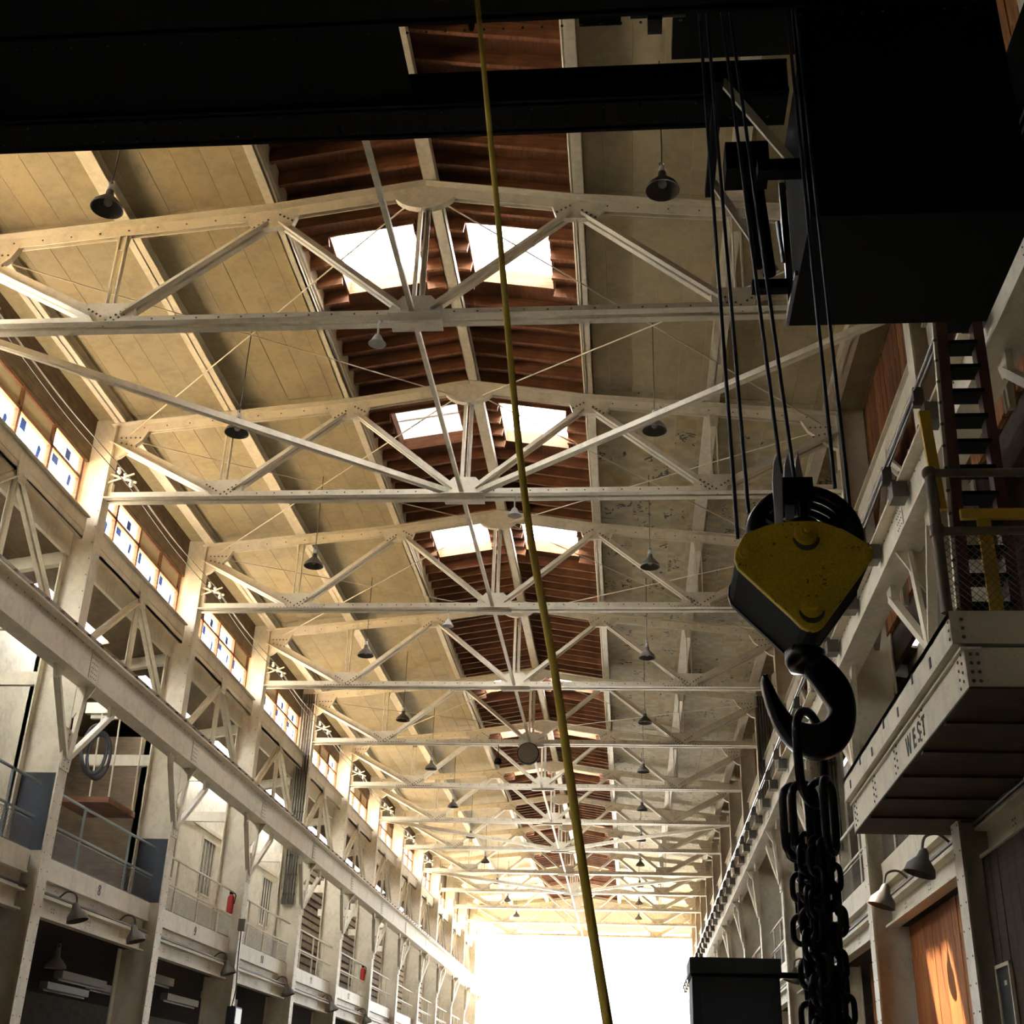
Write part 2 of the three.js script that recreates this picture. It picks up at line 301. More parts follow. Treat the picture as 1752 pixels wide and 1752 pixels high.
// ---------------------------------------------------------------- roof trusses
function makeTruss() {
  const t = thing('roof_truss', 'cream riveted steel roof truss, first beyond the black crane bridge', 'truss', 'roof trusses across the hall', V(0, 0, Z(1)));
  const U = V(0, 1, 0), top = (x) => V(x, yTop(x), 0), bot = (x) => V(x, HB, 0);
  for (const s of [-1, 1]) {
    mesh('bottom_chord', twin(V(0, HB, 0), V(s * W, HB, 0), 0.17, 0.09, 0.016, U), paint, t);
    mesh('top_chord', twin(top(0), top(s * XB), 0.19, 0.09, 0.016, null, 1), paint, t);
    mesh('top_chord', twin(top(s * XB), top(s * (W + 0.1)), 0.19, 0.09, 0.016, null, 1), paint, t);
    mesh('diagonal', twin(V(s * 0.2, HB + 0.12, 0), V(s * (XB - 0.12), HW - 0.14, 0), 0.11, 0.06, 0.014), paint, t);
    mesh('diagonal', twin(V(s * (XB + 0.12), HW - 0.14, 0), V(s * (XA - 0.2), HB + 0.14, 0), 0.13, 0.06, 0.014), paint, t);
    mesh('diagonal', twin(V(s * (XA + 0.15), HB + 0.1, 0), V(s * (W + 0.05), HE - 0.22, 0), 0.2, 0.08, 0.016), paint, t);
    for (const d of [-1, 1]) mesh('hanger', [box(s * XA + d * 0.06 - 0.012, s * XA + d * 0.06 + 0.012, HB + 0.1, yTop(XA) - 0.08, -0.05, 0.05)], paint, t);
    mesh('hanger_cap', [plate([[s * XA - 0.13, yTop(XA) - 0.02], [s * XA + 0.13, yTop(XA) - 0.02], [s * XA + 0.08, yTop(XA) - 0.34], [s * XA - 0.08, yTop(XA) - 0.34]], 0.03)], paint, t);
    const q = (x, y) => [s * x, y];
    mesh('gusset_plate', [plate([q(XA - 0.42, HB - 0.06), q(XA + 0.36, HB - 0.06), q(XA + 0.38, HB + 0.34), q(XA - 0.44, HB + 0.34)], 0.11)], paint, t);
    mesh('gusset_plate', [plate([q(XB - 0.42, yTop(XB - 0.42) + 0.05), q(XB, HW + 0.05), q(XB + 0.5, yTop(XB + 0.5) + 0.05), q(XB + 0.36, HW - 0.28), q(XB - 0.3, HW - 0.26)], 0.11)], paint, t);
    mesh('gusset_plate', [plate([q(W - 0.7, HE + 0.05), q(W + 0.1, HE + 0.05), q(W + 0.1, HE - 0.7), q(W - 0.12, HE - 0.62), q(W - 0.55, HE - 0.24)], 0.11)], paint, t);
    mesh('gusset_plate', [plate([q(W - 0.1, HB - 0.06), q(W + 0.03, HB - 0.06), q(W + 0.03, HB + 0.45), q(W - 0.1, HB + 0.3)], 0.1)], paint, t);
  }
  mesh('king_post', twin(V(0, HB + 0.1, 0), V(0, HR - 0.12, 0), 0.09, 0.06, 0.014, V(0, 0, 1)), paint, t);
  mesh('gusset_plate', [plate([[-0.42, HB - 0.16], [0.42, HB - 0.16], [0.42, HB + 0.12], [0.22, HB + 0.34], [-0.22, HB + 0.34], [-0.42, HB + 0.12]], 0.11)], paint, t);
  mesh('splice_plate', [box(-0.4, 0.4, HB - 0.115, HB - 0.095, -0.26, 0.26)], paint, t);
  const fan = []; for (let k = 0; k <= 10; k++) { const a = Math.PI * (1.08 + 0.84 * k / 10); fan.push([Math.cos(a) * 0.52, HR - 0.02 + Math.sin(a) * 0.34]); }
  mesh('gusset_plate', [plate([[-0.52, HR + 0.02], ...fan, [0.52, HR + 0.02], [0, HR + 0.12]], 0.12)], paint, t);
  const rv = [];
  for (const s of [-1, 1]) {
    rv.push(rivetRow(V(s * (XA - 0.7), HB - 0.03, 0.065), V(s * (XA + 0.6), HB - 0.03, 0.065), 16, 0.02));
    for (const [cx, cy, n, dx, dy] of [[XA - 0.3, HB + 0.22, 5, 0.075, -0.05], [XA - 0.28, HB + 0.12, 5, 0.075, -0.05], [XA + 0.1, HB + 0.1, 4, 0.07, 0.045], [XB + 0.1, HW - 0.12, 4, 0.07, -0.05], [XB - 0.3, HW - 0.14, 4, 0.07, 0.04], [W - 0.12, HE - 0.3, 4, -0.11, -0.07 + 0.04], [W - 0.1, HE - 0.18, 5, -0.1, 0.0]])
      for (let k = 0; k < n; k++) rv.push(rivetAt(s * (cx + dx * k), cy + dy * k, 0.062, 0.022));
    for (let k = 0; k < 11; k++) rv.push(rivetAt(s * (0.6 + k * 0.36), HB + 0.03, 0.058, 0.018));
    for (let k = 0; k < 9; k++) { const x = XB + 0.5 + k * 0.48; rv.push(rivetAt(s * x, yTop(x), 0.058, 0.018)); }
  }
  mesh('rivets', rv, rivetM, t).userData.kind = 'stuff';
  return t;
}
const truss1 = makeTruss();
for (let i = 2; i <= LAST; i++) copy(truss1, `cream riveted steel roof truss, ${ORD[i]} beyond the black crane bridge`, V(0, 0, Z(i)));

// bracing between the trusses
const G_LAT = 'flat bracing bars under the trusses';
for (const i of [1, 7]) for (const s of [-1, 1]) {
  const o = thing('bracing_bar', `long pale ${s < 0 ? 'clerestory-side' : 'hook-side'} bracing bar sloping in from column to centre of ${ORD[i + 1]} truss`, 'brace', G_LAT);
  const a = V(s * (W - 0.04), HB, Z(i) - 0.2), b = V(s * 0.3, HB, Z(i + 1) + 0.1);
  mesh('angle_leg', [bar(a, b, 0.13, 0.02)].map((g) => g.translate(0, -0.06, 0)), paint, o); mesh('angle_leg', [bar(a, b, 0.02, 0.15)], paint, o);
}
for (const s of [-1, 1]) {
  const o = thing('bracing_bar', `pale ${s < 0 ? 'clerestory-side' : 'hook-side'} bracing bar between the ninth and tenth trusses`, 'brace', G_LAT);
  mesh('angle_leg', [bar(V(s * (W - 0.04), HB, Z(9) - 0.2), V(s * 0.3, HB, Z(10) + 0.1), 0.13, 0.15)], paint, o);
}
{
  const o = thing('centre_strut', 'grey steel strut running along under the ridge from truss to truss', 'strut');
  mesh('strut_angle', angleBar(V(0, HB - 0.02, Z(-1)), V(0, HB - 0.02, ZEND), 0.07, 0.012), paint, o);
}
for (const i of [1, 2, 3, 5]) for (const s of [-1, 1]) for (const d of [0, 1]) {
  const o = thing('tie_rod', `thin roof tie rod ${d ? 'rising to' : 'falling from'} the ridge of the ${ORD[d ? i + 1 : i]} truss on the ${s < 0 ? 'clerestory' : 'hook'} side`, 'rod', 'roof tie rods');
  mesh('rod', [rod(V(s * 0.3, HR - 0.16 - d * 0.05, Z(d ? i + 1 : i) + (d ? 0.1 : -0.1)), V(s * (W - 0.3), HE - 0.12 - d * 0.05, Z(d ? i : i + 1) + (d ? -0.1 : 0.1)), 0.014, 6)], paint, o);
}

// ---------------------------------------------------------------- columns
function makeColumn(rivetted) {                                    // stands on the left; turned about for the right
  const c = thing('steel_column', '', 'column', 'steel columns along both sides', V(0, 0, Z(1)));
  mesh('front_flange', [box(-7.19, -7.16, 0, 7.55, -0.19, 0.19)], paint, c);
  mesh('web_plate', [box(-7.92, -7.19, 0, 9.3, -0.03, 0.03)], paint, c);
  mesh('rear_flange', [box(-7.95, -7.92, 0, 14.4, -0.19, 0.19)], paint, c);
  mesh('fork_leg', [bar(V(-7.12, 7.2, 0), V(-7.0, 8.62, 0), 0.16, 0.06, V(1, 0, 0))], paint, c);
  for (const d of [-1, 1]) {
    mesh('fork_leg', [bar(V(-7.15, 7.25, d * 0.08), V(-7.0, 8.4, d * 1.28), 0.12, 0.09)], paint, c);
    const foot = plate([[-0.09, 0], [0.09, 0], [0.2, 0.26], [-0.12, 0.26]], 0.07).rotateY(-Math.PI / 2);
    if (d < 0) foot.rotateY(Math.PI);
    mesh('fork_foot', [foot.translate(-7.0, 8.34, d * 1.26)], paint, c);
  }
  mesh('fork_plate', [plate([[-0.28, 0], [0.28, 0], [0.17, -0.75], [-0.17, -0.75]], 0.03).rotateY(Math.PI / 2).translate(-7.145, 7.75, 0)], paint, c);
  mesh('upper_flange', [box(-7.37, -7.34, 9.3, 14.2, -0.17, 0.17)], paint, c);
  mesh('upper_web', [box(-7.92, -7.37, 9.3, 14.4, -0.03, 0.03)], paint, c);
  mesh('bracket_plate', [plate([[-7.9, 9.3], [-6.8, 8.62], [-7.16, 8.0], [-7.9, 7.6]], 0.04)], paint, c);
  const rv = [];
  for (let k = 0; k < 6; k++) for (const d of [-0.08, 0.08]) rv.push(rivetAt(-7.125, 7.05 + k * 0.12, d, 0.016, 1));
  for (let y = 0.4; y < 7; y += 0.3) for (const d of [-0.13, 0.13]) rv.push(rivetAt(-7.157, y, d, 0.014, 1));
  for (let y = 9.5; y < 14; y += 0.35) rv.push(rivetAt(-7.45, y, 0.034, 0.014));
  mesh('rivets', rv, rivetM, c).userData.kind = 'stuff';
  return c;
}
const columnL = makeColumn();
columnL.userData.label = 'cream riveted column under the first truss on the clerestory side';
for (let i = 1; i <= LAST; i++) for (const s of [-1, 1]) {
  const label = `cream riveted ${s < 0 ? 'forked' : 'forked'} column under the ${ORD[i]} truss on the ${s < 0 ? 'clerestory' : 'hook'} side`;
  const o = i === 1 && s < 0 ? columnL : copy(columnL, label, V(0, 0, Z(i)), s > 0 ? Math.PI : 0);
  o.userData.label = label;
}
for (const o of scene.children.filter((c) => / (second|third) truss on the clerestory/.test(c.userData.label || '') && c.name.startsWith('steel_column'))) mesh('painted_band', [box(-7.93, -7.195, 5.55, 6.95, 0.031, 0.036)], navy, o, 'dark blue painted band on the column web');
copy(columnL, 'cream riveted column beside the crane cab on the hook side', V(0, 0, Z(0)), Math.PI);

// ---------------------------------------------------------------- crane runway girders with rails
for (const s of [-1, 1]) {
  const o = thing('runway_girder', s < 0 ? 'long pale crane runway girder below the clerestory windows' : 'long pale crane runway girder with dark rail behind the hook', 'girder');
  const x = (v) => s * v;
  mesh('web_plate', [box(x(6.94), x(6.97), 8.62, 9.3, ZEND, 2)], paint, o);
  mesh('top_flange', [box(x(6.78), x(7.16), 9.28, 9.32, ZEND, 2)], paint, o);
  mesh('bottom_flange', [box(x(6.78), x(7.16), 8.58, 8.62, ZEND, 2)], paint, o);
  mesh('rail', [box(x(6.92), x(6.99), 9.32, 9.42, ZEND, 2), box(x(6.9), x(7.01), 9.42, 9.48, ZEND, 2), box(x(6.87), x(7.04), 9.32, 9.34, ZEND, 2)], s < 0 ? railSteel : rustSteel, o);
  const clips = [], rv = [];
  for (let z = -10; z > ZEND; z -= 0.62) { clips.push(box(x(6.8), x(6.9), 9.32, 9.4, z - 0.03, z + 0.03)); if (z > -50) for (const y of [9.25, 8.66]) rv.push(rivetAt(x(6.935), y, z, 0.014, -s), rivetAt(x(6.935), y, z - 0.3, 0.014, -s)); }
  mesh('rail_clips', clips, rustSteel, o).userData.kind = 'stuff';
  for (let i = 0; i <= LAST; i++) {
    mesh('splice_plate', [box(x(6.925), x(6.94), 8.62, 9.28, Z(i) - 0.18, Z(i) + 0.18)], paint, o);
    if (i < 8) for (const dz of [-0.12, -0.04, 0.04, 0.12]) for (let k = 0; k < 7; k++) rv.push(rivetAt(x(6.92), 8.68 + k * 0.09, Z(i) + dz, 0.013, -s));
  }
  mesh('rivets', rv, rivetM, o).userData.kind = 'stuff';
  if (s > 0) {                                                      // conductor bars on brackets beside the hook-side rail
    const c = thing('conductor_rails', 'pair of dark conductor bars on brackets beside the runway rail', 'rail');
    for (const [dx, dy] of [[6.72, 9.56], [6.64, 9.5]]) mesh('conductor_bar', [rod(V(dx, dy, -7), V(dx, dy, ZEND), 0.02)], shaftSteel, c);
    const br = []; for (let z = -9; z > ZEND; z -= 2.03) br.push([box(6.6, 6.775, 9.28, 9.34, z - 0.04, z + 0.04), box(6.62, 6.74, 9.34, 9.54, z - 0.03, z + 0.03), box(6.7, 6.9, 9.04, 9.27, z - 0.14, z + 0.14)]);
    br.forEach((g) => mesh('bracket', g, shadeOut, c));
  }
}

// ---------------------------------------------------------------- bracing frames between upper columns
for (let i = 0; i < LAST; i++) for (const s of [-1, 1]) {
  const o = thing('sill_frame', i < 1 ? `braced sill girder level with the crane cab on the ${s < 0 ? 'clerestory' : 'hook'} side` : `braced sill girder between the ${ORD[i]} and ${ORD[i + 1]} columns on the ${s < 0 ? 'clerestory' : 'hook'} side`, 'girder', 'braced sill girders');
  const za = Z(i) - 0.2, zb = Z(i + 1) + 0.2, zm = (za + zb) / 2, x = s * 7.6, d = s * 0.04;
  mesh('sill_beam', [box(x - 0.03, x + 0.03, 11.76, 12.06, zb, za), box(x - 0.1, x + 0.1, 12.06, 12.09, zb, za)], paint, o);
  mesh('lower_angle', [box(x - 0.06, x + 0.02, 11.6, 11.64, zb, za), box(x - 0.02, x + 0.02, 11.6, 11.76, zb, za)], paint, o);
  mesh('post', twin(V(x, 9.0, zm), V(x, 11.62, zm), 0.09, 0.05, 0.014, V(1, 0, 0)), paint, o);
  for (const e of [za, zb]) mesh('diagonal', twin(V(x, 9.3, e), V(x, 11.55, zm + Math.sign(e - zm) * 0.08), 0.1, 0.05, 0.014), s < 0 ? paint : paint, o);
  mesh('gusset_plate', [plate([[-0.22, 0], [0.22, 0], [0.12, -0.34], [-0.12, -0.34]], 0.03).rotateY(Math.PI / 2).translate(x - d * 2.2, 11.72, zm)], paint, o);
}

// ---------------------------------------------------------------- galleries on both sides
for (const s of [-1, 1]) {
  const o = struct('floor', s < 0 ? 'gallery floor along the clerestory side' : 'gallery floor along the hook side', 'floor');
  o.name = s < 0 ? 'floor_gallery_left' : 'floor_gallery_right';
  mesh('deck', [box(s * 7.45, s * 15.8, 5.28, 5.46, ZEND, ZBACK)], concrete, o);
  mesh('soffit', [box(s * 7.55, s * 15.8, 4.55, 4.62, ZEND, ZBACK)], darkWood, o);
}
const NUM = { 2: '8', 3: '9', 4: '10', 5: '11', 6: '12' };
function galleryBeam(i, s) {
  const bay = i < 1 ? `beside the crane cab` : `between the ${ORD[i]} and ${ORD[i + 1]} columns`;
  const side = s < 0 ? 'clerestory' : 'hook';
  const o = thing('gallery_beam', `cream stepped gallery edge beam ${bay} on the ${side} side`, 'beam', 'gallery edge beams');
  const za = Z(i) - 0.2, zb = Z(i + 1) + 0.2, x = (v) => s * v;
  mesh('fascia_plate', [box(x(7.38), x(7.44), 5.16, 5.52, zb, za)], paint, o);
  mesh('upper_web', [box(x(7.48), x(7.52), 4.86, 5.14, zb, za)], paint, o);
  mesh('lower_web', [box(x(7.48), x(7.52), 4.54, 4.84, zb, za)], paint, o);
  for (const [y, w] of [[5.13, 7.36], [4.82, 7.34], [4.5, 7.36]]) mesh('ledge', [box(x(w), x(7.56), y, y + 0.035, zb, za)], paint, o);
  mesh('conduit', [rod(V(x(7.33), 4.9, za), V(x(7.33), 4.9, zb), 0.025)], shadeOut, o);
  const rv = [];
  for (const f of [0.2, 0.5, 0.8]) for (const dz of [-0.05, 0.05]) for (const y of [4.96, 5.04, 4.66, 4.72]) rv.push(rivetAt(x(7.478), y, za + (zb - za) * f + dz, 0.014, -s));
  if (i < 7) mesh('rivets', rv, rivetM, o).userData.kind = 'stuff';
  if (s < 0 && NUM[i]) mesh('bay_number', text(NUM[i], 0.2).rotateY(Math.PI / 2).translate(-7.379, 5.34, (za + zb) / 2), darkInk, o, 'stencilled bay number');
  return o;
}
const wireG = {};
function galleryRail(i, s) {
  const bay = i < 1 ? `beside the crane cab` : `between the ${ORD[i]} and ${ORD[i + 1]} columns`, side = s < 0 ? 'clerestory' : 'hook';
  const tone = s < 0 && i <= 2 ? railBlue : paint;
  const o = thing('gallery_railing', `${s < 0 && i <= 2 ? 'blue-grey' : 'cream'} pipe railing with wire mesh ${bay} on the ${side} side`, 'railing', 'gallery railings');
  const za = Z(i) - 0.25, zb = Z(i + 1) + 0.25, x = s * 7.42;
  mesh('top_rail', [rod(V(x, 6.7, za), V(x, 6.7, zb), 0.03)], tone, o);
  mesh('middle_rail', [rod(V(x, 6.1, za), V(x, 6.1, zb), 0.026), rod(V(x, 6.03, za), V(x, 6.03, zb), 0.01)], tone, o);
  mesh('bottom_rail', [rod(V(x, 5.54, za), V(x, 5.54, zb), 0.016)], shadeOut, o);
  const n = i === 2 ? 2 : 3;
  for (let k = 1; k <= n; k++) { const z = za + (zb - za) * (k - 0.35) / (n + 0.3); mesh('post', [rod(V(x, 5.5, z), V(x, 6.72, z), 0.028)], tone, o); }
  if (i <= 4) {
    wireG[s] ??= (() => { const l = [], L = B - 0.5, h = 0.47; for (let t = -h; t < L; t += 0.075) for (const d of [1, -1]) { const a = Math.max(0, t), b = Math.min(L, t + h), ya = d > 0 ? a - t : h - (a - t), yb = d > 0 ? b - t : h - (b - t); l.push(bar(V(0, 5.55 + ya, -a), V(0, 5.55 + yb, -b), 0.004, 0.004)); } return merged(l); })();
    const m = mesh('wire_mesh', wireG[s], shadeOut, o); m.position.set(x, 0, za); m.userData.kind = 'stuff';
  }
  return o;
}
for (let i = 0; i < LAST; i++) for (const s of [-1, 1]) { galleryBeam(i, s); if (i || s < 0) galleryRail(i, s); }

// rooms at the back of the left gallery
{
  const o = struct('wall_gallery_left', 'cream partition wall at the back of the gallery on the clerestory side', 'wall');
  mesh('partition', [box(-9.75, -9.6, 5.46, 11.2, -24.8, ZBACK)], plaster, o);
  mesh('partition', [box(-9.75, -9.6, 5.46, 11.2, -46.5, -31.8)], plaster, o);
  mesh('cross_partition', [box(-15.8, -9.6, 5.46, 10.4, -31.95, -31.8)], sidingM[1], o);
  mesh('cross_partition', [box(-15.8, -9.6, 5.46, 10.4, -24.8, -24.65)], sidingM[1], o);
  mesh('coping', [box(-9.62, -9.56, 9.0, 9.12, -46.5, -31.8)], paint, o);
  const far = [];
  for (let z = -46.5; z > ZEND + 1; z -= 3.05) for (let k = 0; k < 19; k++) { const y = 5.5 + k * 0.28, g = box(-9.72 - rnd() * 0.03, -9.6, y, y + 0.2, z - 3.03, z); if (z > -68) mesh('siding_board', g, sidingM[rnd() < 0.5 ? 0 : 1], o); else far.push(g); }
  mesh('siding_far', far, sidingM[0], o).userData.kind = 'stuff';
  mesh('siding_back', [box(-9.8, -9.74, 5.46, 11, ZEND, -46.5)], darkWood, o);
  const r = struct('wall_gallery_right', 'dim partition wall at the back of the gallery on the hook side', 'wall');
  mesh('partition', [box(9.6, 9.75, 0, 11.2, ZEND, ZBACK)], sidingM[0], r);
  const l2 = struct('wall_aisle_left', 'dark timber back wall of the ground floor aisle under the gallery', 'wall');
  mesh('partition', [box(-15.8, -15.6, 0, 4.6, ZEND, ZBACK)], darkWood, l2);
}
const GW = 'steel sash windows in the gallery partition';
[-34.2, -37.6, -41.0, -44.4].forEach((z, k) => {
  const o = struct('window_' + (300 + k), `dim steel sash window in the cream gallery partition, ${ORD[k + 1]} along`, 'window');
  mesh('pane', box(-9.6, -9.59, 7.2, 8.75, z - 0.55, z + 0.55), M(lin(0.10, 0.10, 0.085), 0.2), o);
  const f = [box(-9.6, -9.56, 7.15, 7.2, z - 0.6, z + 0.6), box(-9.6, -9.56, 8.75, 8.8, z - 0.6, z + 0.6)]; for (let q = 0; q <= 4; q++) f.push(box(-9.6, -9.565, 7.15, 8.8, z - 0.6 + q * 0.3 - 0.02, z - 0.6 + q * 0.3 + 0.02));
  mesh('sash_bars', f, paint, o);
});
[-33.0, -39.3].forEach((z, k) => { const o = struct('door_' + (k + 1), `brown panelled door in the cream gallery partition, ${k ? 'between the windows' : 'nearest the cradle'}`, 'door'); mesh('leaf', box(-9.6, -9.55, 5.46, 7.55, z - 0.45, z + 0.45), winWood, o); mesh('door_frame', [box(-9.6, -9.53, 5.46, 7.65, z - 0.53, z - 0.45), box(-9.6, -9.53, 5.46, 7.65, z + 0.45, z + 0.53), box(-9.6, -9.53, 7.55, 7.65, z - 0.53, z + 0.53)], paint, o); });
{ const o = struct('window_310', 'dark window in the white gallery wall before the second column', 'window'); mesh('pane', box(-9.6, -9.59, 7.6, 9.2, -20.6, -22.35), M(lin(0.05, 0.05, 0.05), 0.2), o); mesh('frame', [box(-9.6, -9.55, 7.52, 7.6, -20.6, -22.43), box(-9.6, -9.55, 9.2, 9.28, -20.6, -22.43), box(-9.6, -9.55, 7.52, 9.28, -22.35, -22.43)], paint, o); }
// crossbeams from columns to the partition
for (let i = 1; i < LAST; i++) for (const y of [8.62, 9.75]) {
  const o = thing('gallery_crossbeam', `brown ${y > 9 ? 'upper' : 'lower'} crossbeam from the ${ORD[i]} column back over the gallery`, 'beam', 'crossbeams over the gallery');
  mesh('beam', [box(-9.6, -7.95, y, y + 0.26, Z(i) - 0.06, Z(i) + 0.06)], paint, o);
}

// ---------------------------------------------------------------- overhead crane bridge
{
  const c = thing('crane_bridge', 'black riveted overhead crane bridge spanning the hall', 'crane');
  mesh('far_girder', [box(-6.6, 4.64, 9.6, 9.63, -8.62, -8.2), box(-6.6, 4.64, 9.6, 9.97, -8.58, -8.55), box(-6.6, 4.64, 9.6, 9.97, -8.26, -8.23), box(-6.6, 4.64, 9.94, 9.97, -8.62, -8.2)], black, c);
  mesh('near_girder', [box(-6.6, 6.6, 9.6, 9.64, -7.32, -6.48), box(-6.6, 6.6, 9.6, 11.1, -7.28, -7.24), box(-6.6, 6.6, 9.6, 11.1, -6.56, -6.52), box(-6.6, 6.6, 11.1, 11.14, -7.32, -6.48)], black, c);
  mesh('walkway_plate', [box(-6.6, 1.36, 9.66, 9.69, -8.24, -7.28)], black, c);
  for (const s of [-1, 1]) {
    mesh('end_truck', [box(s * 6.6, s * 7.2, 9.62, 10.2, -10.2, -5.2)], black, c);
    for (const z of [-9.7, -5.7]) mesh('wheel', new THREE.CylinderGeometry(0.28, 0.28, 0.12, 24).rotateZ(Math.PI / 2).translate(s * 6.955, 9.76, z), railSteel, c);
  }
  mesh('drive_shaft', [rod(V(1.25, 9.98, -7.58), V(3.74, 9.98, -7.58), 0.055, 16)], shaftSteel, c, 'bright steel drive shaft');
  mesh('shaft_coupling', [rod(V(2.85, 9.98, -7.58), V(3.2, 9.98, -7.58), 0.13, 16), ...[0, 1, 2, 3].map((k) => box(2.88 + k * 0.085, 2.92 + k * 0.085, 10.08, 10.14, -7.62, -7.54))], black, c);
  mesh('bearing_bracket', [box(3.42, 3.54, 9.75, 10.35, -7.66, -7.5), rod(V(3.28, 9.98, -7.58), V(3.74, 9.98, -7.58), 0.09, 12)], blackGloss, c);
  mesh('shaft_collar', new THREE.TorusGeometry(0.11, 0.02, 8, 20).rotateY(Math.PI / 2).translate(1.93, 9.98, -7.58), black, c);
  const rv = []; for (let x = -4; x < 6; x += 0.16) rv.push(rivetAt(x, 9.597, -6.62, 0.014), rivetAt(x, 9.597, -7.38, 0.014), ...(x < 4.5 ? [rivetAt(x, 9.597, -8.3, 0.014), rivetAt(x, 9.597, -8.5, 0.014)] : []));
  mesh('rivets', rv, blackGloss, c).userData.kind = 'stuff';
  // trolley on the bridge, above the ropes
  const t = thing('hoist_trolley', 'black hoist trolley on top of the crane bridge above the ropes', 'trolley');
  mesh('trolley_frame', [box(3.7, 5.0, 11.14, 11.3, -9.3, -6.4)], black, t);
  mesh('rope_drum', [rod(V(3.75, 11.6, -7.6), V(4.95, 11.6, -7.6), 0.3, 24)], blackGloss, t);
  // the cab under the bridge
  const k = thing('crane_cab', 'big black operator cab hanging under the crane bridge', 'cab');
  const X0 = 4.67, X1 = 6.38, ZN = -7.92, ZF = -9.42;
  mesh('floor_plate', [box(X0, X1, 8.0, 8.05, ZF, ZN)], black, k);
  mesh('side_sheet', [box(X0, X0 + 0.05, 8.05, 9.58, ZF + 0.45, ZN - 0.04)], black, k); mesh('side_sheet', [box(X1 - 0.05, X1, 8.05, 10.3, ZF, ZN - 0.04)], black, k);
  mesh('end_sheet', [box(X0, X1, 8.05, 10.3, ZN - 0.04, ZN)], black, k); mesh('end_sheet', [box(X0 + 0.45, X1 - 0.05, 8.05, 9.58, ZF, ZF + 0.04)], black, k);
  mesh('roof_sheet', [box(X0 + 0.05, X1 - 0.05, 9.54, 9.58, ZF, ZN - 0.04)], black, k);
  mesh('corner_post', [box(X0, X0 + 0.06, 8.05, 9.58, ZF, ZF + 0.06)], shaftSteel, k, 'bright worn steel corner post');
  mesh('edge_trim', [bar(V(X0 - 0.02, 8.02, ZF), V(X0 - 0.02, 8.02, ZF + 0.75), 0.03, 0.05)], shaftSteel, k, 'bright worn steel edge');
  for (const [z, y0, y1] of [[-9.3, 9.56, 8.5], [-8.02, 9.56, 8.66]]) mesh('diagonal_brace', [bar(V(4.05, y0, z), V(4.57, y1, z), 0.03, 0.07, V(1, 1, 0))], paint, k, 'pale diagonal brace');
  mesh('hanger_rail', [box(3.98, 4.06, 9.48, 9.57, -9.42, -7.95)], black, k);
  mesh('cross_arm', [box(4.35, X0, 8.3, 8.4, -9.36, -9.26)], black, k); mesh('cross_arm', [box(4.3, X0, 8.55, 8.67, -8.12, -8.0)], black, k);
  mesh('controller', [rod(V(4.5, 8.4, -9.2), V(4.42, 9.5, -9.1), 0.06, 10), rod(V(4.4, 8.4, -9.1), V(4.3, 9.5, -8.9), 0.03, 10), box(4.12, 4.5, 9.2, 9.5, -9.0, -8.7)], black, k);
  mesh('lever', [rod(V(4.6, 8.38, -9.0), V(4.56, 8.75, -8.9), 0.02)], shaftSteel, k);
}

